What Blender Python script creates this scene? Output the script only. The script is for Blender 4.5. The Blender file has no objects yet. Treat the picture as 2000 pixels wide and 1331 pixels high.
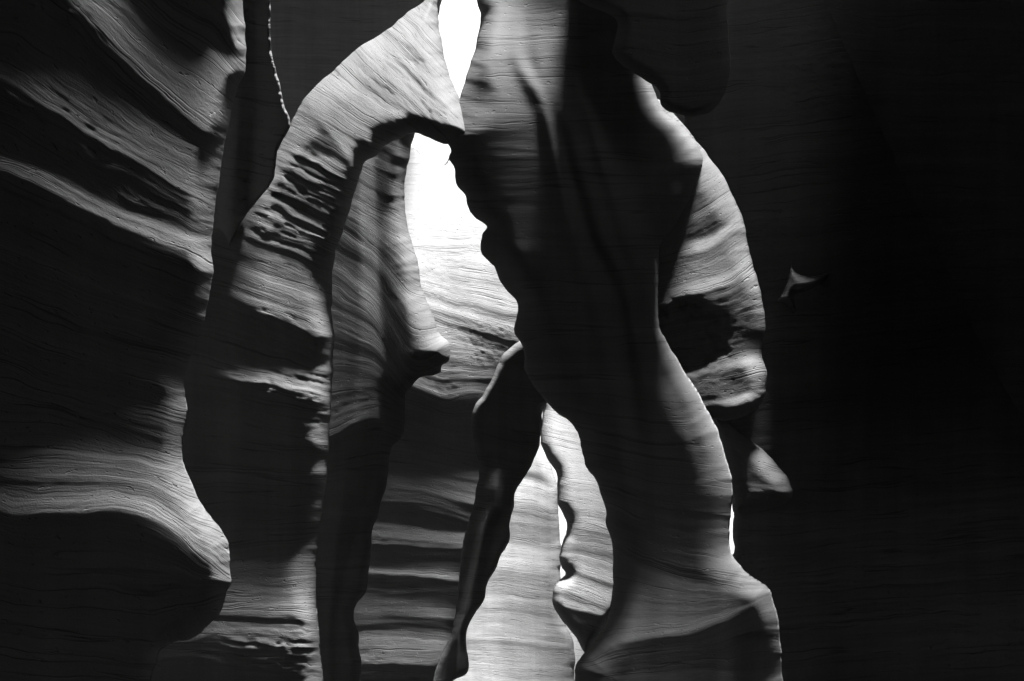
import bpy, math
import numpy as np

# ---------------------------------------------------------------- camera, sky, sun, exposure
scene = bpy.context.scene
PITCH = math.radians(25.0)
CAM = np.array((0.0, 0.0, 1.6))
FPX = 24.0 / 36.0 * 2000.0
cam_d = bpy.data.cameras.new('camera')
cam_d.lens = 24.0
cam_d.sensor_width = 36.0
cam_d.clip_start = 0.05
cam_d.clip_end = 3000.0
cam = bpy.data.objects.new('camera', cam_d)
cam.location = CAM
cam.rotation_euler = (math.pi / 2 + PITCH, 0, 0)
scene.collection.objects.link(cam)
scene.camera = cam

SUN = np.array((0.16, -0.32, 0.93))
SUN = SUN / np.linalg.norm(SUN)
world = bpy.data.worlds.new('World')
scene.world = world
world.use_nodes = True
wn = world.node_tree
wn.nodes.clear()
w_out = wn.nodes.new('ShaderNodeOutputWorld')
w_bg = wn.nodes.new('ShaderNodeBackground')
w_bw = wn.nodes.new('ShaderNodeRGBToBW')
w_sky = wn.nodes.new('ShaderNodeTexSky')
w_sky.sky_type = 'NISHITA'
w_sky.sun_disc = False
w_sky.sun_elevation = math.asin(SUN[2])
w_sky.sun_rotation = math.atan2(SUN[0], SUN[1])
w_sky.dust_density = 0.3
w_sky.air_density = 0.15
w_sky.altitude = 1300.0
wn.links.new(w_sky.outputs['Color'], w_bw.inputs['Color'])
wn.links.new(w_bw.outputs['Val'], w_bg.inputs['Color'])
w_bg.inputs['Strength'].default_value = 0.05
wn.links.new(w_bg.outputs['Background'], w_out.inputs['Surface'])

sun_d = bpy.data.lights.new('sun', 'SUN')
sun_d.energy = 5.0
sun_d.angle = math.radians(12.0)
sun_d.color = (1.0, 1.0, 1.0)
sun = bpy.data.objects.new('sun', sun_d)
sun.rotation_euler = (math.acos(SUN[2]), 0, math.atan2(SUN[1], SUN[0]) + math.pi / 2)
sun.location = (0, 0, 30)
scene.collection.objects.link(sun)

vs = scene.view_settings
vs.view_transform = 'Standard'
vs.look = 'None'
vs.exposure = 1.75
vs.gamma = 1.0
vs.use_curve_mapping = False
scene.render.engine = 'CYCLES'
scene.cycles.max_bounces = 4
scene.cycles.diffuse_bounces = 0
scene.cycles.use_denoising = True

# ---------------------------------------------------------------- helpers
CP, SP = math.cos(PITCH), math.sin(PITCH)
LH, LZ = 0.30, 0.94
KLIN = 0.88          # picture value of a surface squarely facing the sun


def rayparts(x, y):
    u = (np.asarray(x, float) - 1000.0) / FPX
    v = (665.5 - np.asarray(y, float)) / FPX
    return u, CP - v * SP, SP + v * CP


def hash2(i, j, seed):
    h = (i.astype(np.int64) * 374761393 + j.astype(np.int64) * 668265263 + seed * 2147483) & 0xFFFFFFFF
    h = ((h ^ (h >> 13)) * 1274126177) & 0xFFFFFFFF
    h = h ^ (h >> 16)
    return (h & 0xFFFFFF) / float(0xFFFFFF) * 2 - 1


def vnoise(x, y, seed=0):
    xi = np.floor(x); yi = np.floor(y)
    fx = x - xi; fy = y - yi
    fx = fx * fx * fx * (fx * (fx * 6 - 15) + 10); fy = fy * fy * fy * (fy * (fy * 6 - 15) + 10)
    a = hash2(xi, yi, seed); b = hash2(xi + 1, yi, seed)
    c = hash2(xi, yi + 1, seed); d = hash2(xi + 1, yi + 1, seed)
    return (a * (1 - fx) + b * fx) * (1 - fy) + (c * (1 - fx) + d * fx) * fy


def fbm(x, y, seed=0, oct=4):
    r = 0; a = 0.5; f = 1.0
    for k in range(oct):
        r = r + a * vnoise(x * f + 17.3 * k, y * f - 9.1 * k, seed + k); a *= 0.5; f *= 2.03
    return r


def resample(poly, step=5.0):
    """Catmull-Rom through the outline of a closed polygon."""
    p = np.array(poly, float); n = len(p); out = []
    for i in range(n):
        p0, p1, p2, p3 = p[i - 1], p[i], p[(i + 1) % n], p[(i + 2) % n]
        L = np.linalg.norm(p2 - p1); m = max(1, int(L / step)) if L < 300 else max(1, int(L / 60))
        if L > 300:
            for t in np.arange(m) / m: out.append(p1 + (p2 - p1) * t)
            continue
        d0 = max(np.linalg.norm(p1 - p0), 1e-6) ** 0.5; d1 = max(L, 1e-6) ** 0.5; d2 = max(np.linalg.norm(p3 - p2), 1e-6) ** 0.5
        m1 = d1 * ((p1 - p0) / d0 - (p2 - p0) / (d0 + d1)) + (p2 - p1)
        m2 = d1 * ((p3 - p2) / d2 - (p3 - p1) / (d1 + d2)) + (p2 - p1)
        for t in np.arange(m) / m:
            t2, t3 = t * t, t * t * t
            out.append((2 * t3 - 3 * t2 + 1) * p1 + (t3 - 2 * t2 + t) * m1 + (-2 * t3 + 3 * t2) * p2 + (t3 - t2) * m2)
    return np.array(out)


def polydist(px, py, poly):
    """signed distance (positive inside) and closest point"""
    a = poly; b = np.roll(poly, -1, 0); N = px.size
    best = np.full(N, 1e18); cx = np.zeros(N); cy = np.zeros(N); ins = np.zeros(N, bool)
    for (ax, ay), (bx, by) in zip(a, b):
        dx, dy = bx - ax, by - ay; l2 = dx * dx + dy * dy
        if l2 < 1e-9: continue
        t = np.clip(((px - ax) * dx + (py - ay) * dy) / l2, 0, 1)
        qx = ax + t * dx; qy = ay + t * dy
        d = (px - qx) ** 2 + (py - qy) ** 2
        m = d < best
        best[m] = d[m]; cx[m] = qx[m]; cy[m] = qy[m]
        if (ay > by) or (ay < by):
            c = (ay > py) != (by > py)
            ins ^= c & (px < (bx - ax) * (py - ay) / (by - ay) + ax)
    d = np.sqrt(best)
    return np.where(ins, d, -d), cx, cy


def curve_y(c, x):
    c = sorted(c); return np.interp(x, [p[0] for p in c], [p[1] for p in c])


def val(g, x):
    if isinstance(g, (int, float)): return np.full_like(x, float(g))
    return np.interp(x, [p[0] for p in g], [p[1] for p in g])


def gray_to_slope(g, k, lh, extra):
    """how far a bed leans back (+) or overhangs (-) to take tone g from the sun"""
    lin = np.clip(g / 255.0, 0, 1) ** 2.2
    c = np.clip((lin - 0.008) / k, -0.02, 0.98)
    R = np.hypot(lh, LZ); ph = np.arctan2(lh, LZ)
    th = np.arcsin(np.clip(c / R, -1, 1)) - ph
    s = np.tan(np.clip(th, -1.2, 1.1))
    dk = np.clip((22 - g) / 14, 0, 1)
    return s * (1 - dk) + dk * np.minimum(s, -np.maximum(lh, 0) / LZ - extra)


def smooth(a, n, ax):
    if n < 1: return a
    k = np.hanning(2 * n + 3)[1:-1]; k /= k.sum()
    pad = [(0, 0), (0, 0)]; pad[ax] = (n, n)
    b = np.pad(a, pad, mode='edge'); out = np.zeros_like(a)
    for i, w in enumerate(k):
        out += w * (b[i:i + a.shape[0], :] if ax == 0 else b[:, i:i + a.shape[1]])
    return out


def integrate(S, w):
    """surface whose vertical steps are S, kept smooth sideways (least squares on a mirrored grid)"""
    ny, nx = S.shape
    E = np.zeros((2 * ny, 2 * nx))
    Q = np.concatenate([S, S[:, ::-1]], 1)
    E[:ny] = Q
    E[ny - 1] *= 0
    E[ny:2 * ny - 1] = -Q[:ny - 1][::-1]
    ky = np.exp(2j * np.pi * np.fft.fftfreq(2 * ny))[:, None] - 1
    kx = np.exp(2j * np.pi * np.fft.fftfreq(2 * nx))[None, :] - 1
    den = np.abs(ky) ** 2 + w * np.abs(kx) ** 2
    den[0, 0] = 1
    H = np.conj(ky) * np.fft.fft2(E) / den
    H[0, 0] = 0
    return np.real(np.fft.ifft2(H))[:ny, :nx]


def axis(lo, hi, a, b, h):
    """fine steps h inside [a,b], growing steps outside"""
    s, e = max(lo, a), min(hi, b)
    mid = list(np.arange(s, e + h, h)) if e > s else [lo]
    st = h; v = mid[-1]; up = []
    while v < hi:
        st = min(st * 1.35, 70); v += st; up.append(v)
    st = h; v = mid[0]; dn = []
    while v > lo:
        st = min(st * 1.35, 70); v -= st; dn.append(v)
    return np.array(dn[::-1] + mid + up)


def tag(o, label=None, cat=None, group=None, kind=None):
    if label: o['label'] = label
    if cat: o['category'] = cat
    if group: o['group'] = group
    if kind: o['kind'] = kind
    return o


MATS = {}


def sandstone(name, base=0.22, streak=0.5, fine=1.0):
    """layered sandstone: beds, cross laminae, varnish streaks and grain in strata coordinates"""
    if name in MATS: return MATS[name]
    m = bpy.data.materials.new(name); m.use_nodes = True
    t = m.node_tree; N = t.nodes; L = t.links; N.clear()
    out = N.new('ShaderNodeOutputMaterial'); b = N.new('ShaderNodeBsdfPrincipled')
    b.inputs['Roughness'].default_value = 0.88
    b.inputs['Specular IOR Level'].default_value = 0.2
    L.new(b.outputs[0], out.inputs[0])
    at = N.new('ShaderNodeAttribute'); at.attribute_name = 'strata'

    def noise(scale, nscale, detail, rough=0.6, dist=0.0):
        mp = N.new('ShaderNodeMapping'); mp.inputs['Scale'].default_value = scale
        L.new(at.outputs['Vector'], mp.inputs['Vector'])
        n = N.new('ShaderNodeTexNoise'); n.inputs['Scale'].default_value = nscale
        n.inputs['Detail'].default_value = detail; n.inputs['Roughness'].default_value = rough
        n.inputs['Distortion'].default_value = dist
        L.new(mp.outputs[0], n.inputs['Vector']); return n.outputs['Fac']

    def math_(op, a, c, d=None):
        n = N.new('ShaderNodeMath'); n.operation = op
        for i, q in enumerate((a, c, d)):
            if q is None: continue
            if isinstance(q, (int, float)): n.inputs[i].default_value = q
            else: L.new(q, n.inputs[i])
        return n.outputs[0]
    beds = noise((0.25, 5.0, 1), 1.0, 6, 0.65)
    lam = noise((0.35, 26.0, 1), 1.0, 5, 0.7, 0.15)
    vert = noise((5.0, 0.22, 1), 1.0, 4, 0.6)
    blot = noise((1.3, 1.6, 1), 1.0, 5, 0.6)
    grain = noise((70, 90, 1), 1.0, 3, 0.7)
    v = math_('MULTIPLY_ADD', math_('SUBTRACT', beds, 0.5), 0.7, 1.0)
    worn = noise((0.55, 1.1, 1), 1.0, 3, 0.5)
    worn = math_('MINIMUM', math_('MAXIMUM', math_('MULTIPLY', math_('SUBTRACT', worn, 0.40), 5.0), 0.12), 1.0)
    v = math_('MULTIPLY', v, math_('MULTIPLY_ADD', math_('MULTIPLY', math_('SUBTRACT', lam, 0.5), worn), 0.85, 1.0))
    v = math_('MULTIPLY', v, math_('MULTIPLY_ADD', math_('SUBTRACT', vert, 0.5), streak, 1.0))
    v = math_('MULTIPLY', v, math_('MULTIPLY_ADD', math_('SUBTRACT', blot, 0.5), 0.6, 1.0))
    v = math_('MULTIPLY', v, math_('MULTIPLY_ADD', math_('SUBTRACT', grain, 0.5), 0.3, 1.0))
    part_n = noise((0.16, 7.5, 1), 1.0, 3, 0.55, 0.1)
    part_f = noise((1.1, 2.0, 1), 1.0, 2, 0.5)
    gap = math_('MINIMUM', math_('MULTIPLY', math_('ABSOLUTE', math_('SUBTRACT', part_n, 0.5), 0.0), 70.0), 1.0)
    gap = math_('MAXIMUM', gap, math_('MINIMUM', math_('MULTIPLY', math_('MAXIMUM', math_('SUBTRACT', part_f, 0.48), 0.0), 12.0), 1.0))
    pits = noise((16.0, 34.0, 1), 1.0, 2, 0.5)
    pits = math_('MINIMUM', math_('MULTIPLY', math_('MAXIMUM', math_('SUBTRACT', 0.34, pits), 0.0), 14.0), 1.0)
    v = math_('MULTIPLY', v, math_('MULTIPLY_ADD', gap, 0.4, 0.6))
    v = math_('MULTIPLY', v, base)
    v = math_('MAXIMUM', math_('MINIMUM', v, 0.62), 0.05)
    c = N.new('ShaderNodeCombineColor')
    for i in range(3): L.new(v, c.inputs[i])
    L.new(c.outputs[0], b.inputs['Base Color'])
    f1 = noise((1.2, 60.0, 1), 1.0, 6, 0.7, 0.3)
    f2 = noise((9.0, 30.0, 1), 1.0, 5, 0.65)
    hh = math_('ADD', math_('MULTIPLY', math_('MULTIPLY', f1, worn), 0.75), math_('ADD', math_('MULTIPLY', f2, 0.35), math_('MULTIPLY', grain, 0.2)))
    hh = math_('ADD', hh, math_('MULTIPLY_ADD', gap, 0.45, math_('MULTIPLY', pits, -0.9)))
    bp = N.new('ShaderNodeBump'); bp.inputs['Strength'].default_value = 0.75 * fine
    bp.inputs['Distance'].default_value = 0.02
    L.new(hh, bp.inputs['Height']); L.new(bp.outputs[0], b.inputs['Normal'])
    MATS[name] = m
    return m


GRID_H = 3.0
FIELD = []


def rock(name, label, outline, base, rows, cols=(), blobs=(), rim=(40, 0.35), back=(120, 1.2), mat=None,
         k=KLIN, dark=0.16, relief=1.0, rough=1.0, wiggle=1.5, seed=1, tilt=0.0, cat='rock', h=GRID_H, gain=1.0,
         hp=0.0, maxp=None, xw=0.5, roughz=(), beds=None, fold=3):
    """A solid rock: outline = silhouette, base(x, y) = distance of the face, rows = beds with the
    tone their face should take in the light (turned into how far the bed leans back or overhangs)."""
    poly = resample(outline)
    seg = np.arange(len(poly))
    inner = (poly[:, 0] > -30) & (poly[:, 0] < 2030) & (poly[:, 1] > -30) & (poly[:, 1] < 1361)
    nrm = np.roll(poly, -1, 0) - np.roll(poly, 1, 0)
    nrm = np.stack([nrm[:, 1], -nrm[:, 0]], 1) / (np.linalg.norm(nrm, axis=1, keepdims=True) + 1e-6)
    wob = (vnoise(seg * 0.21, seg * 0 + seed, seed) + 0.5 * vnoise(seg * 0.63, seg * 0 + seed, seed + 3)) * wiggle
    poly = poly + nrm * (wob * inner)[:, None]
    x0, y0 = poly.min(0) - 8; x1, y1 = poly.max(0) + 8
    xs = axis(x0, x1, -12, 2012, h); ys = axis(y0, y1, -12, 1343, h)
    X, Y = np.meshgrid(xs, ys); ny, nx = X.shape
    sd, cx, cy = polydist(X.ravel(), Y.ravel(), poly)
    sd = sd.reshape(ny, nx); cx = cx.reshape(ny, nx); cy = cy.reshape(ny, nx)
    m4 = (sd[:-1, :-1] + sd[1:, :-1] + sd[:-1, 1:] + sd[1:, 1:]) > 0
    used = np.zeros((ny, nx), int)
    for a, b in ((0, 0), (0, 1), (1, 0), (1, 1)): used[a:ny - 1 + a, b:nx - 1 + b] += m4
    bnd = (used > 0) & (used < 4)
    PX = np.where(bnd, cx, X); PY = np.where(bnd, cy, Y)
    d = np.where(bnd, 0, np.maximum(sd, 0))
    B = base(X, Y) * np.ones_like(X)
    u, ry, rz = rayparts(X, Y)
    # beds
    wx = X + 0.0
    wy = Y + 9 * fbm(X * 0.011, Y * 0.02, seed + 11, 3)
    G = np.zeros_like(X); S = np.zeros_like(X)
    cs = [smooth(curve_y(r[0], wx), 9, 1) for r in rows]
    for i in range(1, len(cs)): cs[i] = np.maximum(cs[i], cs[i - 1] + 2)
    n = len(rows)
    gtop = val(rows[0][1], wx); G[:] = gtop
    S[:] = (wy - cs[0])
    for i in range(n):
        lo = cs[i]; g0 = val(rows[i][2], wx)
        if i + 1 < n:
            hi = cs[i + 1]; g1 = val(rows[i + 1][1], wx)
            t = np.clip((wy - lo) / (hi - lo), 0, 1); th = np.mean(hi - lo)
        else:
            g1 = g0; t = np.zeros_like(X); th = 1
        m = wy >= lo
        G = np.where(m, g0 * (1 - t) + g1 * t, G)
    if beds:
        cs = [smooth(curve_y(c, wx), 16, 1) for c in beds]; n = len(cs)
        for i in range(1, n): cs[i] = np.maximum(cs[i], cs[i - 1] + 2)
    # strata coordinate (px), continuous through all beds
    acc = np.mean(cs[0]); S = wy - cs[0] + acc
    for i in range(n - 1):
        th = np.mean(cs[i + 1] - cs[i]); t = np.clip((wy - cs[i]) / (cs[i + 1] - cs[i]), 0, 1)
        S = np.where(wy >= cs[i], acc + t * th, S); acc += th
    S = np.where(wy >= cs[-1], acc + wy - cs[-1], S)
    # which way the undisplaced face looks, in plan
    Xw = u / ry * B; gx = np.gradient(Xw, xs, axis=1); gy = np.gradient(B, xs, axis=1)
    gl = np.hypot(gx, gy) + 1e-9; nxh, nyh = gy / gl, -gx / gl
    lh = SUN[0] * nxh + SUN[1] * nyh
    face = np.clip(-(nxh * u / ry + nyh), 0.3, 3)
    slope = gray_to_slope(G, k, lh, dark) * gain
    dy = np.gradient(ys)[:, None]
    inframe = np.clip(1 - np.maximum(0, np.maximum(-Y - 20, (Y - 1400) * 0.4)) / 200, 0, 1)
    P = integrate(slope * inframe * dy * B / FPX / ry ** 2 / np.maximum(face - slope * rz / ry, 0.3), xw)
    ref = (sd > 0) & (Y > 0) & (Y < 1331) & (X > -20) & (X < 2020)
    P -= P[ref].mean()
    if hp > 0:
        P = P - hp * smooth(smooth(P, 60, 0), 20, 1)
    if maxp: P = maxp * np.tanh(P / maxp)
    P = smooth(smooth(P, 1, 0), 2, 1)
    # folds (vertical ridges and hollows): list of (curve of (y, x), protrusion in metres)
    if cols:
        cc = [(np.interp(Y, [p[1] for p in sorted(c, key=lambda q: q[1])], [p[0] for p in sorted(c, key=lambda q: q[1])]),
               (lambda q: np.interp(Y, [e[0] for e in q], [e[1] for e in q]) if isinstance(q, (list, tuple)) else q)(a)) for c, a in cols]
        Q = np.zeros_like(X) + cc[0][1]
        for (ca, va), (cb, vb) in zip(cc[:-1], cc[1:]):
            t = np.clip((X - ca) / np.maximum(cb - ca, 3), 0, 1)
            Q = np.where(X >= ca, va + (vb - va) * t, Q)
        Q = np.where(X >= cc[-1][0], cc[-1][1], Q)
        P = P + smooth(smooth(Q, fold, 1), fold, 0)
    for (bx, by, rx, ryy, amp) in blobs:
        q = ((X - bx) / rx) ** 2 + ((Y - by) / ryy) ** 2 + 0.35 * fbm(X * 0.05, Y * 0.06, seed + 5, 3)
        P = P + amp * np.exp(-np.maximum(q + 0.7 * fbm(X * 0.03, Y * 0.04, seed + 5, 3), 0) ** 3)
    # relief following the beds
    sc = float(np.median(B[ref])) / FPX
    A = X * sc; SS = S * sc
    rel = 0.011 * fbm(A * 0.45 + 3, SS * 5.0, seed, 4) + 0.004 * fbm(A * 1.3, SS * 22.0, seed + 5, 3)
    rel += 0.03 * fbm(A * 0.7, SS * 0.9, seed + 9, 3)
    ledge = vnoise(A * 0.22, SS * 7.0, seed + 21); rel += 0.006 * rough * np.tanh(ledge * 6)
    mask = np.clip(fbm(A * 0.8, SS * 1.2, seed + 31, 2) * 3 + 0.2, 0, 1)
    pit = np.clip(vnoise(A * 15, SS * 34, seed + 41) - 0.6, 0, 1) * mask
    rel -= 0.04 * pit * rough
    rel += 0.012 * rough * fbm(A * 9, SS * 30, seed + 51, 3) * mask
    for (bx, by, rx, ryy, amp) in roughz:
        zz = np.exp(-(((X - bx) / rx) ** 2 + ((Y - by) / ryy) ** 2) ** 2) * amp
        nn = fbm(A * 1.6, SS * 22, seed + 61, 3)
        rel += zz * (0.019 * nn + 0.010 * np.tanh(4 * vnoise(A * 1.0, SS * 30, seed + 63)) - 0.05 * np.clip(vnoise(A * 9, SS * 26, seed + 65) - 0.4, 0, 1))
    P = P + rel * relief / face
    w, R = rim
    w = w * 1.9 * (1 + 0.45 * vnoise(X * 0.006, Y * 0.009, seed + 81)); R = R * 1.25
    q = 1 - np.clip(d / w, 0, 1)
    edge = R * (1 - np.sqrt(np.clip(1 - q ** 2.6, 0, 1)))
    F = B - P + edge
    F = np.maximum(F, 0.6)
    wb, T = back
    q = 1 - np.clip(d / wb, 0, 1)
    Bk = B + R + T * np.sqrt(np.clip(1 - q * q, 0, 1)) + 0.15 * fbm(A * 1.5, SS * 3, seed + 71, 3) * np.clip(d / 30, 0, 1)
    Bk = np.where(bnd, F, np.maximum(Bk, F + 0.06 * np.clip(d / 10, 0, 1)))
    FIELD.append((xs, ys, F))
    u, ry, rz = rayparts(PX, PY)

    def pos(D):
        return np.stack([u / ry * D, D, CAM[2] + rz / ry * D], -1)
    Pf = pos(F); Pb = pos(Bk)
    idf = np.full((ny, nx), -1); sel = used > 0
    nf = sel.sum(); idf[sel] = np.arange(nf)
    inn = sel & ~bnd
    idb = idf.copy(); idb[inn] = nf + np.arange(inn.sum())
    V = np.concatenate([Pf[sel], Pb[inn]])
    SV = np.stack([A, SS, np.full_like(A, seed * 7.31)], -1)
    AT = np.concatenate([SV[sel], SV[inn]])
    jj, ii = np.nonzero(m4)
    f1 = np.stack([idf[jj, ii], idf[jj + 1, ii], idf[jj + 1, ii + 1], idf[jj, ii + 1]], 1)
    f2 = np.stack([idb[jj, ii], idb[jj, ii + 1], idb[jj + 1, ii + 1], idb[jj + 1, ii]], 1)
    allb = (f1 == f2[:, [0, 3, 2, 1]]).all(1)
    f2 = f2[~allb]
    faces = np.concatenate([f1, f2])
    loc = np.array((V[:, 0].mean(), V[:, 1].mean(), max(V[:, 2].min(), 0.0)))
    me = bpy.data.meshes.new(name)
    me.vertices.add(len(V)); me.vertices.foreach_set('co', (V - loc).astype(np.float32).ravel())
    me.loops.add(faces.size); me.loops.foreach_set('vertex_index', faces.astype(np.int32).ravel())
    me.polygons.add(len(faces))
    me.polygons.foreach_set('loop_start', (np.arange(len(faces)) * 4).astype(np.int32))
    me.polygons.foreach_set('use_smooth', np.ones(len(faces), bool))
    me.update(calc_edges=True)
    a = me.attributes.new('strata', 'FLOAT_VECTOR', 'POINT')
    a.data.foreach_set('vector', AT.astype(np.float32).ravel())
    me.materials.append(mat or sandstone('sandstone'))
    o = bpy.data.objects.new(name, me); o.location = loc
    scene.collection.objects.link(o)
    tag(o, label, cat)
    return o


def const(v, bx=0.0, by=0.0, x0=0, y0=0):
    return lambda x, y: v + bx * (x - x0) / 100.0 + by * (y - y0) / 100.0


def sidewall(xw, ymin, ymax, bend=0.0):
    """a wall running away from the camera at x = xw"""
    def f(x, y):
        u, ry, rz = rayparts(x, y)
        t = np.where(np.sign(xw) * u > 0.02, u, np.sign(xw) * 0.02) / ry
        return np.clip(xw / t, ymin, ymax)
    return f


def plane(px, py, dist, nx, ny):
    """a vertical face through the point seen at (px, py) at the given distance, looking towards (nx, ny)"""
    u0, r0, _ = rayparts(px, py)
    c = nx * u0 / r0 * dist + ny * dist

    def f(x, y):
        u, ry, rz = rayparts(x, y)
        t = nx * u / ry + ny
        return np.clip(c / np.minimum(t, -0.15), 1.2, 12)
    return f


# ---------------------------------------------------------------- floor
def floor():
    n = 90
    xs = np.linspace(-30, 30, n); ys = np.linspace(-12, 40, n)
    X, Y = np.meshgrid(xs, ys)
    Z = 0.12 * fbm(X * 0.5, Y * 0.5, 3, 4)
    V = np.stack([X, Y, Z], -1).reshape(-1, 3)
    i = np.arange(n * n).reshape(n, n)
    F = np.stack([i[:-1, :-1], i[:-1, 1:], i[1:, 1:], i[1:, :-1]], -1).reshape(-1, 4)
    me = bpy.data.meshes.new('sand_floor'); me.from_pydata(V.tolist(), [], F.tolist())
    me.polygons.foreach_set('use_smooth', np.ones(len(F), bool))
    a = me.attributes.new('strata', 'FLOAT_VECTOR', 'POINT')
    a.data.foreach_set('vector', np.stack([X, Y * 0.2, Z], -1).astype(np.float32).ravel())
    me.materials.append(sandstone('dimmed_sand', 0.07, 0.1, 0.6))  # sand colour darkened so the floor throws back less sunlight
    o = bpy.data.objects.new('sand_floor', me); scene.collection.objects.link(o)
    tag(o, kind='structure')


floor()

# ---------------------------------------------------------------- near left wall
BUTTRESS = rock('rock_buttress', 'banded wall at the left edge, slanting bright ledges above a dark overhanging belly',
     [(-420, -420), (470, -420), (470, -120), (474, 0), (480, 90), (478, 140), (465, 168), (457, 196), (446, 245), (436, 301), (423, 385), (416, 427), (416, 444), (411, 486),
      (416, 524), (408, 584), (395, 636), (378, 678), (367, 710), (360, 752), (366, 811), (357, 867), (356, 900), (371, 935),
      (399, 991), (434, 1036), (450, 1078), (447, 1110), (451, 1141), (444, 1152), (434, 1190), (413, 1215), (381, 1243),
      (315, 1267), (304, 1299), (294, 1331), (285, 1420), (300, 1600), (320, 2500), (-420, 2700)],
     plane(450, 665, 4.0, 0.72, -0.69),
     [([(0, -160), (140, -150), (315, 0), (420, 60), (478, 140)], 14, [(100, 130), (330, 125), (470, 115)]),
      ([(60, -60), (142, 7), (185, 60), (259, 130), (318, 185), (381, 238), (443, 276)], 115, 22),
      ([(40, 20), (142, 60), (185, 110), (259, 175), (318, 225), (381, 270), (440, 300)], 26, 70),
      ([(20, 100), (133, 190), (252, 262), (332, 310), (430, 350)], 95, 100),
      ([(-40, 150), (31, 185), (133, 245), (182, 276), (252, 315), (332, 364), (418, 415)], 130, 20),
      ([(0, 280), (80, 315), (140, 350), (217, 389), (273, 417), (350, 448), (411, 474)], 22, 110),
      ([(0, 329), (52, 350), (115, 381), (175, 410), (245, 448), (315, 475), (367, 496), (416, 523)], 135, 15),
      ([(0, 690), (84, 727), (304, 783), (360, 800)], 17, 17),
      ([(0, 805), (100, 815), (200, 845), (280, 872), (356, 895)], 17, 110),
      ([(0, 880), (200, 890), (280, 900), (380, 930)], 120, 110),
      ([(0, 994), (21, 1010), (52, 1005), (105, 1001), (157, 998), (217, 990), (262, 1001), (297, 1012), (350, 1047), (385, 1089), (420, 1106), (450, 1138)],
       120, 4),
      ([(0, 1150), (300, 1180), (450, 1150)], 4, [(0, 4), (350, 6), (430, 12)]),
      ],
     rim=(26, 0.30), back=(200, 0.7), seed=3, relief=0.7, dark=0.26)

# dark fin between wall and pillar
rock('rock_fin', 'black narrow fin wedged between the banded left wall and the bright arch',
     [(380, -420), (527, -420), (525, -100), (528, 0), (529, 84), (538, 130), (546, 165), (556, 210), (566, 243), (552, 275), (542, 297),
      (534, 346), (525, 367), (480, 420), (415, 540), (360, 480), (370, 200)],
     plane(528, 150, 5.0, -0.6, -0.8), [([(400, -100), (530, -100)], 12, 12), ([(400, 300), (540, 330)], 12, 14)],
     cols=[([(400, 0), (420, 400)], 0.0), ([(470, 0), (462, 200), (450, 400)], 0.22), ([(500, 0), (505, 200), (490, 400)], -0.05), ([(522, 0), (540, 200), (520, 400)], 0.08)],
     rim=(3, 0.05), back=(60, 0.5), seed=8, relief=1.2, dark=0.45, fold=5)

# dark overhang behind the arch
rock('rock_overhang', 'smooth black overhang above and behind the curving back of the bright arch',
     [(330, -130), (875, -130), (872, -80), (866, -20), (850, 60), (800, 200), (700, 320), (600, 420), (480, 560), (380, 560), (330, 200)],
     const(10.8, by=0.1, y0=250), [([(400, -300), (900, -300)], 10, 10), ([(400, 300), (900, 330)], 10, 10)],
     rim=(60, 0.6), back=(100, 0.6), seed=13, relief=0.8, dark=0.3)

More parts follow.
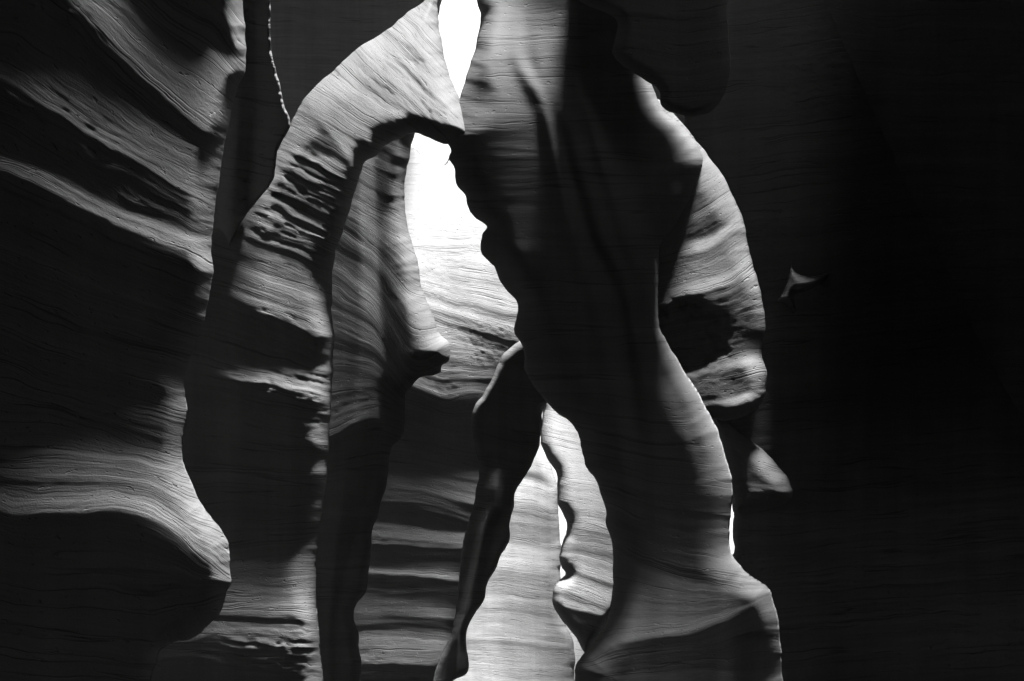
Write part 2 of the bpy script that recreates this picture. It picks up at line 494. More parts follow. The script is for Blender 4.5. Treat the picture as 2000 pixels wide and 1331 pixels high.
# ---------------------------------------------------------------- arch and left pillar
BUTTRESS_F = FIELD[0]
ARCH = rock('rock_arch', 'bright arching fin with pointed beak, flowing down into the tall striped left pillar',
     [(858, -60), (853, -30), (854, 0), (858, 50), (868, 110), (884, 160), (897, 189), (910, 226), (924, 266), (920, 275), (901, 276), (873, 282), (859, 278), (835, 268),
      (817, 261), (800, 263), (785, 269), (768, 276), (750, 287), (740, 301), (712, 320), (705, 336), (694, 371), (684, 406), (672, 444),
      (659, 482), (649, 528), (649, 605), (652, 654), (651, 710), (647, 780), (644, 843), (640, 896), (637, 952), (631, 987), (619, 1075),
      (619, 1145), (623, 1215), (626, 1275), (632, 1331), (650, 1450), (690, 1900), (120, 1900), (150, 1300), (200, 900), (235, 640), (330, 520),
      (470, 400), (525, 330), (566, 243), (590, 200), (620, 165), (660, 130), (700, 95), (740, 70), (790, 30), (830, 0), (848, -30)],
     const(6.0, bx=-0.03, x0=600),
     [([(500, -150), (640, -90), (760, -20), (860, 70), (930, 150)], 170, [(560, 120), (700, 170), (860, 178)]),
      ([(500, 130), (560, 170), (600, 205), (640, 255), (680, 310), (700, 335), (740, 312), (780, 280), (840, 272), (925, 276)], [(560, 110), (640, 145), (700, 168), (840, 172), (875, 130), (910, 90)], [(560, 16), (640, 16), (660, 40), (700, 90)]),
      ([(480, 345), (560, 280), (640, 300), (680, 325), (700, 345), (760, 340)], [(560, 18), (620, 18), (660, 90), (700, 120)], [(420, 18), (520, 80), (600, 125), (690, 135)]),
      ([(410, 440), (480, 450), (560, 470), (660, 520)], [(420, 14), (500, 50), (580, 80), (660, 95)], [(420, 40), (480, 95), (560, 120), (650, 130)]),
      ([(410, 575), (450, 582), (490, 600), (560, 629), (609, 648), (652, 657)], [(410, 80), (480, 105), (560, 120), (650, 120)], [(400, 4), (650, 6)]),
      ([(370, 690), (450, 700), (550, 700), (648, 705)], [(440, 4), (650, 12)], [(430, 60), (455, 130), (560, 150), (650, 160)]),
      ([(370, 720), (450, 733), (530, 748), (560, 757), (600, 770), (648, 787)], [(430, 80), (455, 150), (560, 170), (650, 180)], [(400, 4), (640, 6)]),
      ([(370, 1080), (440, 1070), (500, 1040), (560, 1030), (625, 1050)], [(400, 4), (550, 8), (630, 14)], [(400, 40), (450, 70), (620, 80)]),
      ([(370, 1110), (440, 1100), (620, 1090)], [(440, 105), (620, 115)], [(440, 110), (620, 120)]),
      ([(360, 1250), (385, 1243), (427, 1232), (459, 1250), (525, 1257), (560, 1260), (623, 1274)], [(400, 130), (620, 140)], 6),
      ],
     rim=(34, 0.45), back=(110, 0.9), beds=[[(500, -330), (700, -130), (930, 100)], [(480, -60), (640, 60), (800, 200), (930, 330)], [(430, 250), (560, 300), (700, 370)], [(400, 450), (560, 500), (660, 545)],
           [(400, 570), (650, 655)], [(370, 720), (648, 785)], [(370, 1080), (640, 1060)], [(360, 1250), (623, 1270)]],
     seed=21, relief=1.0, rough=0.8, roughz=[(590, 400, 130, 110, 0.55), (560, 750, 120, 40, 0.5), (560, 1262, 120, 16, 0.7)])

ARCH_F = FIELD[-1]
# ---------------------------------------------------------------- second pillar
rock('rock_pillar', 'slim leaning pillar under the arch, pale edge ending in a blunt axe-shaped nose',
     [(700, 150), (815, 180), (812, 262), (803, 290), (794, 336), (791, 378), (792, 413), (798, 451), (803, 465), (817, 517), (824, 563), (838, 601), (859, 650), (875, 668),
      (879, 689), (876, 706), (864, 716), (862, 727), (852, 733), (827, 737), (810, 747), (799, 759), (792, 768), (791, 790), (789, 829), (785, 855),
      (764, 875), (759, 917), (754, 956), (743, 980), (740, 1005), (729, 1033), (722, 1103), (715, 1152), (694, 1183), (691, 1204), (700, 1236),
      (701, 1260), (705, 1292), (706, 1331), (720, 1420), (740, 1700), (560, 1700), (570, 1000), (570, 600), (600, 300)],
     const(9.2, bx=-0.10, x0=700),
     [([(600, 150), (850, 260)], [(660, 22), (710, 30), (750, 90), (810, 130)], [(660, 22), (710, 30), (750, 90), (810, 130)]),
      ([(600, 330), (860, 480)], [(650, 20), (710, 24), (745, 70), (780, 120), (840, 130)], [(650, 20), (710, 24), (745, 70), (780, 120), (840, 130)]),
      ([(640, 540), (730, 600), (765, 670), (800, 738), (830, 735), (880, 700)], [(650, 24), (710, 22), (740, 40), (780, 100), (880, 100)], [(650, 40), (700, 30), (740, 8), (880, 6)]),
      ([(640, 855), (690, 828), (740, 810), (790, 830)], [(650, 80), (690, 60), (720, 20), (780, 8)], [(640, 8), (780, 8)]),
      ([(640, 1000), (790, 1000)], 8, 8)],
     cols=[([(655, 300), (640, 600), (640, 1300)], 0.0), ([(700, 300), (705, 600), (690, 800), (640, 1200)], 0.03), ([(732, 300), (745, 600), (765, 780), (735, 880), (655, 1200)], -0.06),
           ([(775, 300), (795, 600), (810, 760), (760, 880), (690, 1200)], 0.08)],
     rim=(30, 0.45), back=(70, 0.8), seed=34, relief=0.6, rough=0.3)

# ---------------------------------------------------------------- far wall
rock('sandstone_cliff', 'glaring bright far wall seen through the arch, black below with thin lit ledges',
     [(700, 300), (780, 278), (803, 288), (830, 306), (866, 322), (880, 300), (900, 255), (960, 250), (1030, 300), (1080, 560), (1090, 740), (1062, 795), (1040, 850), (1000, 950),
      (965, 1060), (935, 1160), (905, 1240), (905, 1300), (880, 1331), (860, 1420), (880, 1640), (560, 1640), (580, 800), (640, 400)],
     const(11.8),
     [([(780, 430), (850, 430), (930, 420), (1010, 440)], 250, [(800, 250), (900, 245), (960, 220), (1000, 190)]),
      ([(800, 560), (900, 590), (1010, 610)], [(820, 205), (900, 200), (960, 170), (1010, 140)], [(820, 200), (900, 190), (960, 150), (1010, 110)]),
      ([(820, 600), (838, 603), (880, 615), (940, 628), (1010, 645)], [(830, 200), (900, 195), (960, 140), (1010, 100)], [(830, 120), (880, 90), (940, 30), (1010, 12)]),
      ([(830, 608), (880, 622), (940, 640), (1010, 660)], [(830, 140), (880, 120), (940, 60), (1010, 14)], [(830, 190), (900, 185), (960, 60), (1000, 14)]),
      ([(800, 690), (900, 700), (1010, 720)], [(830, 160), (900, 155), (960, 60), (1000, 12)], [(830, 140), (900, 130), (960, 35), (1000, 10)]),
      ([(780, 740), (806, 752), (873, 783), (897, 768), (932, 762), (1010, 790)], [(800, 100), (860, 120), (920, 90), (960, 14), (1000, 8)], [(780, 10), (1000, 4)]),
      ([(740, 835), (800, 842), (880, 855), (950, 870)], [(800, 14), (900, 4)], 14),
      ([(740, 885), (800, 892), (880, 905), (950, 920)], 14, [(750, 70), (840, 75), (935, 90)]),
      ([(740, 944), (755, 948), (830, 958), (880, 967), (940, 985)], [(750, 100), (840, 95), (930, 110)], 14),
      ([(700, 1018), (730, 1020), (830, 1028), (930, 1040)], 16, 100),
      ([(700, 1058), (730, 1060), (830, 1066), (930, 1072)], 130, 14),
      ([(700, 1098), (725, 1099), (830, 1106), (890, 1114)], 16, 110),
      ([(700, 1114), (725, 1115), (830, 1122), (890, 1130)], 110, 14),
      ([(690, 1180), (840, 1182), (910, 1189)], 16, [(690, 60), (790, 90), (850, 120), (900, 100)]),
      ([(690, 1202), (840, 1208), (910, 1212)], [(690, 60), (790, 90), (850, 130), (900, 100)], 14),
      ([(690, 1235), (840, 1232), (910, 1235)], 16, 110),
      ([(690, 1292), (840, 1294), (880, 1288)], 130, 8)],
     dark=0.16, rim=(20, 0.2), back=(200, 0.5), seed=41, relief=0.8, rough=0.8, k=1.5, mat=sandstone('lit_sandstone', 0.42, 0.3))  # rock colour lightened to carry the glare of sun on this wall

rock('rock_rib', 'black wavy-edged rib standing left of the bright corridor, its wide top in place of a shadow',
     [(985, 690), (1030, 665), (1067, 740), (1072, 782), (1056, 796), (1058, 808), (1056, 850), (1046, 890), (1020, 938), (1008, 959), (1004, 991), (995, 1026), (996, 1050), (981, 1082),  # wide top shaped as the shadow lying on the far wall
      (971, 1106), (950, 1145), (945, 1169), (925, 1201), (911, 1232), (911, 1267), (915, 1300), (911, 1316), (883, 1331), (860, 1370), (850, 1640), (780, 1640),
      (850, 1310), (880, 1240), (893, 1170), (905, 1060), (925, 980), (935, 920), (928, 872), (922, 835), (926, 798), (945, 770), (968, 720)],
     const(10.5), [([(880, 700), (1060, 720)], 4, 4), ([(880, 900), (1060, 930)], 6, 14), ([(880, 1200), (1060, 1200)], 16, 16)],
     cols=[([(900, 780), (940, 900), (920, 1100), (880, 1240)], 0.0), ([(985, 780), (988, 886), (971, 935), (964, 994), (943, 1040), (936, 1075), (929, 1103), (918, 1162), (911, 1204), (897, 1236), (890, 1331)], [(880, 0.0), (950, 0.18)]),
           ([(1000, 780), (1002, 886), (985, 935), (978, 994), (957, 1040), (950, 1075), (943, 1103), (930, 1162), (921, 1204), (905, 1236), (900, 1331)], [(880, 0.0), (950, 0.06)])],
     rim=(8, 0.15), back=(50, 0.7), seed=52, relief=0.3, rough=0.2, dark=0.14)

# ---------------------------------------------------------------- bright corridor, its daylight partly put into the rock colour
rock('sandstone_cliff', 'brightly lit bedded wall at the end of the low corridor, left of the hanging wedge',
     [(820, 740), (1100, 740), (1062, 800), (1056, 868), (1069, 893), (1082, 925), (1090, 950), (1092, 1000), (1094, 1040), (1095, 1090), (1096, 1150), (1100, 1210),
      (1120, 1250), (1122, 1300), (1122, 1340), (1130, 1560), (780, 1560), (800, 1000)],
     const(17.0),
     [([(900, 860), (1090, 900)], 202, [(1000, 192), (1090, 182)]),
      ([(900, 905), (1040, 920), (1090, 935)], [(1000, 197), (1090, 172)], 102),
      ([(900, 925), (1040, 935), (1090, 950)], 142, 197),
      ([(900, 975), (1040, 985), (1090, 1000)], 182, 142),
      ([(900, 1060), (980, 1062), (1090, 1075)], 137, 192),
      ([(900, 1100), (980, 1105), (1090, 1118)], [(900, 192), (1090, 162)], 142),
      ([(900, 1178), (980, 1180), (1090, 1200)], [(900, 182), (1090, 152)], 157),
      ([(900, 1242), (980, 1245), (1110, 1265)], 182, 142),
      ([(900, 1290), (1000, 1295), (1120, 1300)], 167, 182),
      ([(900, 1340), (1000, 1345), (1120, 1350)], 197, 197)],
     rim=(12, 0.3), back=(80, 1.0), seed=61, relief=0.6, rough=0.5, k=1.2, mat=sandstone('lit_corridor_sandstone', 0.42, 0.4))  # rock colour raised to add to the daylight in the corridor

rock('rock_wedge', 'grey ledged wedge hanging to a dark point beside the dark central pillar',
     [(1058, 770), (1060, 800), (1057, 867), (1069, 893), (1079, 910), (1088, 925), (1090, 938), (1088, 980), (1100, 1005), (1107, 1033), (1100, 1057), (1092, 1089), (1097, 1110),
      (1104, 1120), (1086, 1141), (1078, 1162), (1079, 1183), (1097, 1211), (1125, 1246), (1144, 1275), (1160, 1258), (1200, 1200), (1290, 1150), (1290, 770)],
     const(12.8),
     [([(1050, 860), (1220, 900)], 217, 197),
      ([(1050, 930), (1220, 975)], 182, 167),
      ([(1050, 1000), (1220, 1040)], 152, 127),
      ([(1050, 1055), (1110, 1050), (1220, 1068)], 122, 152),
      ([(1050, 1066), (1110, 1062), (1220, 1085)], 162, 92),
      ([(1050, 1075), (1110, 1072), (1220, 1100)], 92, 142),
      ([(1050, 1100), (1097, 1110), (1200, 1138)], 162, 20),
      ([(1050, 1112), (1097, 1120), (1200, 1146)], 30, 167),
      ([(1050, 1150), (1090, 1156), (1195, 1190)], 132, 20),
      ([(1050, 1158), (1090, 1163), (1195, 1195)], 25, 152),
      ([(1050, 1172), (1090, 1180), (1195, 1210)], 152, 14)],
     rim=(14, 0.35), back=(60, 0.4), seed=72, relief=0.6, rough=0.5, k=1.2, mat=sandstone('lit_corridor_sandstone', 0.42, 0.4))  # shares the corridor colour, lightened in place of daylight

rock('sandstone_cliff', 'sunlit white rock showing in slivers behind the hanging wedge',
     [(700, 150), (1300, 150), (1560, 800), (1560, 1500), (700, 1500)],
     const(22.0), [([(700, 300), (1500, 300)], 255, 255), ([(700, 1331), (1500, 1331)], 255, 255)],
     rim=(12, 0.3), back=(80, 1.0), seed=81, relief=1.0, k=1.5, h=6, mat=sandstone('lit_sandstone'))  # same lightened colour, standing in for strong sun

# ---------------------------------------------------------------- central pillar
rock('rock_pillar', 'massive smooth dark central pillar, folded like cloth, with a paler flaring foot',
     [(952, -75), (940, -45), (932, 0), (939, 24), (938, 52), (926, 100), (897, 189), (880, 240), (870, 275), (876, 283), (882, 297), (876, 308), (885, 325),
      (892, 360), (910, 381), (911, 399), (922, 420), (950, 444), (941, 458), (941, 493), (967, 524), (976, 552), (1011, 591), (1009, 619), (1003, 647),
      (1020, 675), (1027, 727), (1044, 759), (1067, 782), (1086, 806), (1107, 818), (1128, 843), (1137, 878), (1146, 917), (1163, 938), (1177, 977),
      (1184, 1005), (1183, 1022), (1195, 1054), (1198, 1103), (1198, 1145), (1191, 1187), (1174, 1232), (1160, 1253), (1139, 1281), (1125, 1299), (1121, 1327),
      (1110, 1450), (1090, 1950), (1560, 1950), (1540, 1500), (1530, 1331), (1525, 1260), (1520, 1215), (1513, 1180), (1499, 1148), (1450, 1110), (1427, 1075), (1427, 1005),
      (1431, 980), (1429, 931), (1418, 893), (1411, 865), (1404, 846), (1390, 818), (1359, 759), (1338, 727), (1310, 682), (1289, 643), (1286, 587), (1287, 517),
      (1289, 482), (1310, 455), (1340, 408), (1360, 360), (1372, 325), (1370, 295), (1348, 262), (1292, 208), (1260, 100), (1260, -75)],
     const(5.95),
     [([(900, 60), (1300, 60)], [(930, 200), (980, 140), (1050, 80), (1250, 45)], [(930, 190), (980, 130), (1050, 75), (1250, 45)]),
      ([(900, 250), (1300, 250)], [(930, 120), (980, 80), (1050, 50), (1250, 40)], [(900, 60), (980, 50), (1050, 40), (1300, 36)]),
      ([(900, 700), (1300, 700)], 32, 30),
      ([(1100, 930), (1200, 960), (1280, 985), (1440, 1000)], [(1150, 14), (1200, 40), (1260, 45), (1290, 26)], [(1150, 14), (1200, 50), (1260, 55), (1290, 25), (1430, 22)]),
      ([(1190, 1070), (1280, 1110), (1340, 1135), (1450, 1150), (1500, 1150)], [(1200, 60), (1270, 60), (1290, 25), (1450, 26)], [(1200, 130), (1290, 110), (1400, 70), (1500, 45)]),
      ([(1145, 1283), (1201, 1257), (1275, 1243), (1359, 1232), (1411, 1215), (1467, 1187), (1499, 1164)], [(1150, 180), (1250, 160), (1350, 120), (1430, 80), (1500, 50)], 6),
      ([(1100, 1331), (1500, 1300)], 16, 20)],
     cols=[([(880, 280), (945, 440), (1011, 591), (1027, 727), (1128, 843), (1190, 1050), (1190, 1200)], [(200, 0.02), (430, 0.0), (560, -0.25), (780, -0.2), (950, 0.02)]),
           ([(930, 0), (960, 300), (995, 430), (1002, 500), (1016, 542), (1044, 584), (1072, 626), (1118, 692), (1146, 762), (1160, 815), (1190, 1000), (1205, 1200)], [(20, 0.03), (260, 0.035), (500, 0.043), (780, 0.043), (950, 0.05)]),
           ([(1000, 115), (1022, 161), (1045, 196), (1058, 238), (1074, 336), (1080, 367), (1090, 430), (1122, 538), (1143, 598), (1172, 710), (1190, 825), (1208, 1000), (1215, 1200)], [(20, 0.03), (260, 0.060), (500, 0.069), (780, 0.069), (950, 0.05)]),
           ([(1008, 115), (1034, 161), (1059, 196), (1072, 238), (1090, 336), (1100, 367), (1111, 430), (1146, 538), (1167, 598), (1191, 710), (1205, 825), (1222, 1000), (1230, 1200)], [(20, 0.03), (260, 0.154), (500, 0.162), (780, 0.162), (950, 0.07)]),
           ([(1030, 115), (1060, 161), (1080, 196), (1095, 238), (1115, 336), (1130, 390), (1150, 470), (1190, 538), (1210, 598), (1228, 710), (1240, 825), (1252, 1000), (1262, 1200)], [(20, 0.03), (260, -0.017), (500, -0.017), (780, -0.017), (950, 0.04)]),
           ([(1044, 150), (1090, 231), (1128, 336), (1150, 392), (1175, 470), (1212, 535), (1235, 598), (1252, 710), (1275, 825), (1290, 1000), (1300, 1200)], [(20, 0.03), (260, 0.103), (500, 0.119), (780, 0.119), (950, 0.06)]),
           ([(1110, 150), (1140, 231), (1170, 336), (1190, 392), (1210, 470), (1240, 535), (1262, 610), (1278, 692), (1330, 783), (1380, 900), (1390, 1100)], [(20, 0.03), (260, 0.069), (500, 0.077), (780, 0.077), (950, 0.06)]),
           ([(1128, 150), (1158, 231), (1188, 336), (1205, 392), (1225, 470), (1256, 535), (1275, 610), (1292, 692), (1345, 783), (1395, 900), (1402, 1100)], [(20, 0.03), (260, 0.154), (500, 0.162), (780, 0.162), (950, 0.07)]),
           ([(1200, 230), (1240, 370), (1260, 430), (1280, 535), (1288, 605), (1305, 654), (1325, 710), (1375, 783), (1425, 900), (1440, 1100)], [(200, -0.5), (430, -0.4), (560, 0.0)])],
     rim=(36, 0.5), back=(150, 0.4), seed=91, relief=0.3, rough=0.1, fold=7, mat=sandstone('worn_sandstone', 0.22, 0.5, 0.35))

# lit flank right of the pillar
rock('rock_lobe', 'lit banded lobe bulging from behind the right side of the dark central pillar',
     [(1250, 180), (1292, 200), (1348, 260), (1388, 312), (1416, 352), (1448, 420), (1460, 476), (1472, 524), (1488, 580), (1495, 626), (1495, 647), (1489, 668),
      (1490, 699), (1497, 727), (1497, 755), (1492, 780), (1471, 804), (1425, 820), (1390, 819), (1340, 830), (1260, 760), (1220, 600), (1220, 300)],
     const(6.7),
     [([(1280, 330), (1370, 300), (1450, 250)], 40, 45),
      ([(1280, 460), (1340, 440), (1400, 400), (1450, 360)], 75, 60),
      ([(1285, 485), (1380, 462), (1410, 446), (1450, 410)], 50, 150),
      ([(1285, 505), (1380, 484), (1410, 468), (1450, 430)], 165, 70),
      ([(1289, 560), (1338, 545), (1425, 520), (1464, 485)], 95, 110),
      ([(1289, 598), (1338, 577), (1425, 556), (1464, 521), (1480, 500)], 165, [(1289, 60), (1305, 10), (1420, 8), (1440, 80), (1490, 95)]),
      ([(1289, 640), (1420, 620), (1490, 600)], [(1289, 8), (1420, 8), (1440, 90), (1490, 100)], [(1289, 8), (1420, 8), (1440, 90), (1490, 100)]),
      ([(1330, 722), (1410, 706), (1490, 686)], [(1330, 8), (1400, 10), (1430, 90), (1490, 105)], [(1330, 20), (1380, 60), (1420, 150), (1490, 165)]),
      ([(1330, 742), (1410, 728), (1490, 708)], [(1330, 14), (1380, 60), (1430, 165), (1490, 170)], [(1330, 8), (1390, 20), (1430, 70), (1490, 75)]),
      ([(1370, 782), (1420, 776), (1490, 760)], [(1370, 50), (1420, 110), (1490, 110)], [(1370, 180), (1490, 190)]),
      ([(1370, 818), (1425, 822), (1471, 806), (1490, 790)], 200, 8)],
     blobs=[(1330, 655, 86, 62, -0.2)],
     rim=(26, 0.35), back=(60, 0.9), seed=101, relief=0.7, rough=0.4)

# ---------------------------------------------------------------- right wall and overhang
rock('rock_cliff', 'huge featureless black wall filling the right edge of the picture',
     [(1240, -40), (2600, -60), (2600, 2600), (1480, 2000), (1450, 1300), (1425, 1090), (1434, 1078), (1430, 1040), (1434, 1000), (1430, 985), (1422, 930), (1412, 880),
      (1400, 830), (1370, 700), (1300, 500), (1250, 300)],
     sidewall(4.9, 2.4, 12),
     [([(1400, 880), (1500, 900), (1700, 930)], 8, [(1420, 20), (1560, 8)]),
      ([(1400, 925), (1500, 935), (1700, 950)], [(1420, 50), (1500, 40), (1560, 8)], [(1420, 70), (1520, 60), (1560, 8)]),
      ([(1400, 962), (1560, 962), (2000, 930)], [(1420, 80), (1530, 60), (1570, 8)], [(1420, 30), (1560, 8)]),
      ([(1400, 974), (1560, 972), (2000, 935)], [(1420, 30), (1560, 8)], [(1420, 75), (1540, 55), (1580, 8)]),
      ([(1400, 988), (1560, 982), (2000, 950)], [(1420, 85), (1540, 60), (1580, 8)], 8),
      ([(1400, 1090), (2000, 1060)], 8, 8)],
     rim=(24, 0.3), back=(200, 1.0), seed=111, relief=0.9)

rock('rock_overhang', 'black overhanging roof slab in the upper right corner, jagged lower lip',
     [(1118, -80), (1122, -40), (1130, 0), (1146, 10), (1174, 21), (1202, 36), (1207, 48), (1203, 70), (1197, 98), (1200, 110), (1215, 127), (1250, 152), (1286, 178), (1291, 206),
      (1330, 226), (1390, 218), (1425, 150), (1420, 40), (1415, -80)],
     const(4.7),
     [([(1100, 95), (1330, 125), (1500, 96), (2000, 60)], 8, 8), ([(1100, 300), (2000, 330)], 8, 10)],
     rim=(14, 0.25), back=(120, 0.5), seed=121, relief=0.7)


# ---------------------------------------------------------------- unseen shell added behind and above the camera to shut out sky
def build_shade_vault():
    n, m = 90, 70
    V = []; AT = []
    for j in range(m):
        t = j / (m - 1)
        for i in range(n):
            a = math.pi * (i / (n - 1)) * 1.16 + math.pi * 0.92
            # wall up to 6 m, then vault closing forward over the camera
            if t < 0.6:
                s = t / 0.6; r = 3.4 - 0.5 * math.sin(s * 3.1); z = -0.3 + 7.3 * s; cy = -0.9
            else:
                s = (t - 0.6) / 0.4; r = 3.4 * math.cos(s * 1.5); z = 7.0 + 2.2 * math.sin(s * 1.5); cy = -0.9 + 0.3 * s
            r += 0.25 * float(fbm(np.array(a * 2.0), np.array(z * 1.2), 5, 3))
            V.append((r * math.cos(a), cy + r * math.sin(a), z)); AT.append((a * 3, z, 3.0))
    F = [(j * n + i, j * n + i + 1, (j + 1) * n + i + 1, (j + 1) * n + i) for j in range(m - 1) for i in range(n - 1)]
    me = bpy.data.meshes.new('shade_vault'); me.from_pydata(V, [], F)
    me.polygons.foreach_set('use_smooth', np.ones(len(F), bool))
    a = me.attributes.new('strata', 'FLOAT_VECTOR', 'POINT')
    a.data.foreach_set('vector', np.array(AT, np.float32).ravel())
    me.materials.append(sandstone('sandstone'))
    o = bpy.data.objects.new('shade_vault', me); scene.collection.objects.link(o)
    md = o.modifiers.new('thickness', 'SOLIDIFY'); md.thickness = 0.8; md.offset = 1.0
    tag(o, 'unseen rock shell added behind the viewpoint to shut out sky light', 'rock', kind='structure')


build_shade_vault()


def slab(name, pts, z, thick, seed):
    """a rough unseen slab added to block sun and sky: outline in plan, underside height z"""
    poly = resample([(a * 100, b * 100) for a, b in pts], 25.0) / 100.0
    n = len(poly); V = []; F = []; AT = []
    c = poly.mean(0); rings = 10
    for side in (0, 1):
        for r in range(rings + 1):
            t = r / rings
            for i, p in enumerate(poly):
                q = p + (c - p) * t
                e = math.sqrt(max(0.0, 1 - (1 - min(1.0, t * 2.2)) ** 2))
                zz = z + thick * 0.5 + (-0.5 if side == 0 else 0.5) * thick * e
                zz += 0.35 * float(fbm(np.array(q[0] * 0.6), np.array(q[1] * 0.6), seed + side, 4)) * min(1, t * 3)
                w = 0.22 * float(fbm(np.array(q[0] * 1.5), np.array(q[1] * 1.5), seed + 9, 3))
                V.append((q[0] + w, q[1] - w, zz)); AT.append((q[0], zz * 3, seed))
        o0 = side * (rings + 1) * n
        for r in range(rings):
            for i in range(n):
                j = (i + 1) % n
                f = (o0 + r * n + i, o0 + r * n + j, o0 + (r + 1) * n + j, o0 + (r + 1) * n + i)
                F.append(f if side else f[::-1])
    me = bpy.data.meshes.new(name); me.from_pydata(V, [], F)
    me.polygons.foreach_set('use_smooth', np.ones(len(F), bool))
    a = me.attributes.new('strata', 'FLOAT_VECTOR', 'POINT')
    a.data.foreach_set('vector', np.array(AT, np.float32).ravel())
    me.materials.append(sandstone('sandstone'))
    o = bpy.data.objects.new(name, me); scene.collection.objects.link(o)
    tag(o, kind='structure')
    return o


slab('shade_slab', [(-0.3, -4.5), (-0.35, 0), (-0.2, 1.6), (0.4, 2.2), (1.4, 2.3), (2.8, 2.3), (3.1, 3.2), (9, 3.2), (9, -4.5)], 8.6, 0.6, 4)  # unseen slabs laid out so sun reaches only chosen rocks
slab('shade_slab', [(2.2, 3.5), (2.2, 4.2), (3.1, 4.3), (4.0, 4.3), (9, 4.3), (9, 3.0), (3.3, 3.1), (3.0, 3.5)], 9.2, 0.5, 9)
slab('shade_slab', [(-9, 6.0), (-2.3, 6.0), (-2.1, 7.5), (-2.1, 9.0), (-9, 9.1)], 13.9, 0.5, 15)
slab('shade_slab', [(5.1, 4.0), (5.2, 7), (5.4, 10), (10, 10), (10, 4.0)], 9.0, 0.6, 12)
slab('shade_slab', [(-2.3, -4.5), (-1.8, 0), (-1.7, 2.0), (-2.2, 2.8), (-2.5, 3.6), (-2.6, 4.5), (-2.7, 5.2), (-3.2, 5.3), (-10, 5.3), (-10, -4.5)], 8.4, 0.7, 6)


def white_backdrop():  # sunlit white body added so the top opening looks glaring
    n = 70; V = []; F = []
    for j in range(n):
        for i in range(n):
            th = math.pi * j / (n - 1); ph = 2 * math.pi * i / n
            d = np.array((math.sin(th) * math.cos(ph), math.sin(th) * math.sin(ph), math.cos(th)))
            r = 1 + 0.04 * abs(float(fbm(np.array(d[0] * 3 + d[2] * 2), np.array(d[1] * 3 - d[2] * 2), 77, 5)))
            V.append(tuple(d * r * np.array((60, 40, 150))))
    for j in range(n - 1):
        for i in range(n):
            F.append((j * n + i, (j + 1) * n + i, (j + 1) * n + (i + 1) % n, j * n + (i + 1) % n))
    me = bpy.data.meshes.new('white_backdrop'); me.from_pydata(V, [], F)
    me.polygons.foreach_set('use_smooth', np.ones(len(F), bool))
    m = bpy.data.materials.new('backdrop_white'); m.use_nodes = True
    b = m.node_tree.nodes['Principled BSDF']
    b.inputs['Base Color'].default_value = (0.93, 0.93, 0.93, 1); b.inputs['Roughness'].default_value = 1.0
    b.inputs['Specular IOR Level'].default_value = 0.0
    nz = m.node_tree.nodes.new('ShaderNodeTexNoise'); nz.inputs['Scale'].default_value = 0.05; nz.inputs['Detail'].default_value = 6
    tc = m.node_tree.nodes.new('ShaderNodeTexCoord'); m.node_tree.links.new(tc.outputs['Object'], nz.inputs['Vector'])
    bp = m.node_tree.nodes.new('ShaderNodeBump'); bp.inputs['Distance'].default_value = 1.0; bp.inputs['Strength'].default_value = 0.1
    m.node_tree.links.new(nz.outputs['Fac'], bp.inputs['Height']); m.node_tree.links.new(bp.outputs[0], b.inputs['Normal'])
    me.materials.append(m)
    o = bpy.data.objects.new('white_backdrop', me); o.location = (-46, 420, 440); scene.collection.objects.link(o)
    tag(o, 'added white body that makes the narrow top opening read as bright sky', 'white_backdrop', kind='stuff')


white_backdrop()


# ---------------------------------------------------------------- small lit things on the right
RIGHT = rock('rock_cliff', 'black wall behind the right of the central pillar, with one short pale ledge',
     [(1330, -60), (2300, -60), (2320, 900), (2320, 1740), (1470, 1740), (1450, 1300), (1425, 1090),
      (1434, 1078), (1430, 1040), (1434, 1000), (1430, 985), (1422, 930), (1412, 880), (1390, 830), (1340, 700)],
     plane(1450, 950, 7.9, -0.5, -0.86), [([(1300, 400), (1960, 330)], 18, 18), ([(1300, 850), (1960, 800)], 20, 20), ([(1300, 1100), (1960, 1050)], 10, 10)],
     rim=(12, 0.2), back=(60, 0.4), seed=151, relief=0.7)


RIGHT_F = FIELD[-1]


def on_face(field, off):
    """lies on a rock face already built, standing proud by off metres"""
    xs, ys, F = field

    def f(x, y):
        i = np.clip(np.searchsorted(xs, x) - 1, 0, len(xs) - 2); j = np.clip(np.searchsorted(ys, y) - 1, 0, len(ys) - 2)
        a = np.clip((x - xs[i]) / (xs[i + 1] - xs[i]), 0, 1); b = np.clip((y - ys[j]) / (ys[j + 1] - ys[j]), 0, 1)
        return (F[j, i] * (1 - a) + F[j, i + 1] * a) * (1 - b) + (F[j + 1, i] * (1 - a) + F[j + 1, i + 1] * a) * b - off
    return f


def part_of(o, parent):
    """keep the place, become a part"""
    o.location = o.location - parent.location
    o.parent = parent
    for k in ('label', 'category'):
        if k in o: del o[k]
    return o


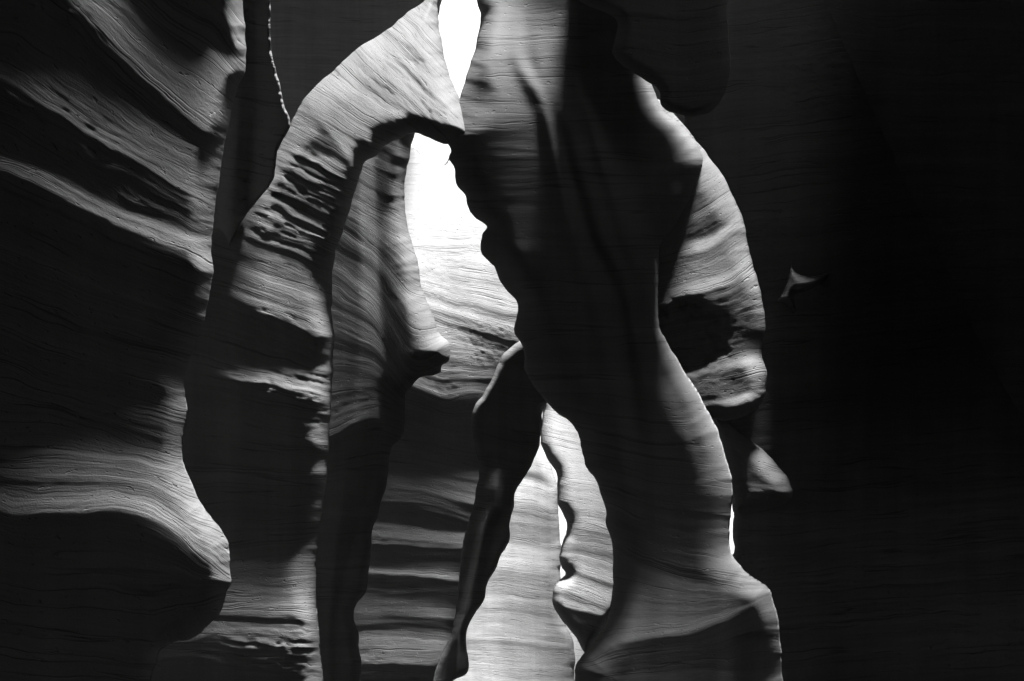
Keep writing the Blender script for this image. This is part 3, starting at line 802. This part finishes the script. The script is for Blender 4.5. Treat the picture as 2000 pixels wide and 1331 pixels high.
part_of(rock('ledge', '', [(1385, 800), (1440, 842), (1485, 876), (1520, 908), (1542, 940), (1548, 968), (1535, 986), (1500, 998), (1434, 1003), (1428, 975), (1420, 930), (1410, 880), (1392, 822)],
     plane(1450, 950, 7.45, -0.2, -0.97),
     [([(1380, 885), (1600, 950)], 21, 30), ([(1400, 915), (1500, 930), (1600, 955)], [(1430, 60), (1520, 40), (1570, 12)], [(1430, 85), (1520, 70), (1590, 12)]), ([(1400, 960), (1690, 960)], [(1430, 90), (1530, 70), (1600, 12)], 20),
      ([(1400, 970), (1690, 970)], 20, [(1430, 90), (1540, 70), (1620, 12)]), ([(1400, 990), (1690, 984)], [(1430, 90), (1540, 70), (1620, 12)], 6)],
     rim=(25, 0.5), back=(40, 0.8), seed=131, relief=0.6, xw=0.15), RIGHT)['label'] = 'short pale ledge'

part_of(rock('knob', '',
     [(1490, 628), (1505, 600), (1528, 568), (1540, 535), (1545, 496), (1553, 528), (1585, 538), (1622, 533), (1605, 555), (1570, 574), (1553, 580), (1556, 604), (1549, 620), (1538, 600), (1520, 592)],
     on_face(RIGHT_F, 0.22), [([(1480, 560), (1630, 545)], 45, 45), ([(1480, 640), (1630, 580)], 45, 45)],
     rim=(10, 0.3), back=(20, 0.9), seed=141, relief=0.6, wiggle=0.6), RIGHT)['label'] = 'star-shaped knob catching light'


def haze():
    me = bpy.data.meshes.new('haze')
    x0, x1, y0, y1, z0, z1 = -31, 31, -13, 41, -6, 32
    V = [(x, y, z) for x in (x0, x1) for y in (y0, y1) for z in (z0, z1)]
    F = [(0, 1, 3, 2), (4, 6, 7, 5), (0, 4, 5, 1), (2, 3, 7, 6), (0, 2, 6, 4), (1, 5, 7, 3)]
    me.from_pydata(V, [], F)
    m = bpy.data.materials.new('dust_haze'); m.use_nodes = True
    t = m.node_tree; t.nodes.clear()
    out = t.nodes.new('ShaderNodeOutputMaterial'); v = t.nodes.new('ShaderNodeVolumePrincipled')
    v.inputs['Color'].default_value = (0.9, 0.9, 0.9, 1); v.inputs['Density'].default_value = 0.0016
    v.inputs['Anisotropy'].default_value = 0.0
    t.links.new(v.outputs[0], out.inputs['Volume'])
    me.materials.append(m)
    o = bpy.data.objects.new('haze', me); scene.collection.objects.link(o)
    tag(o, kind='stuff')


haze()
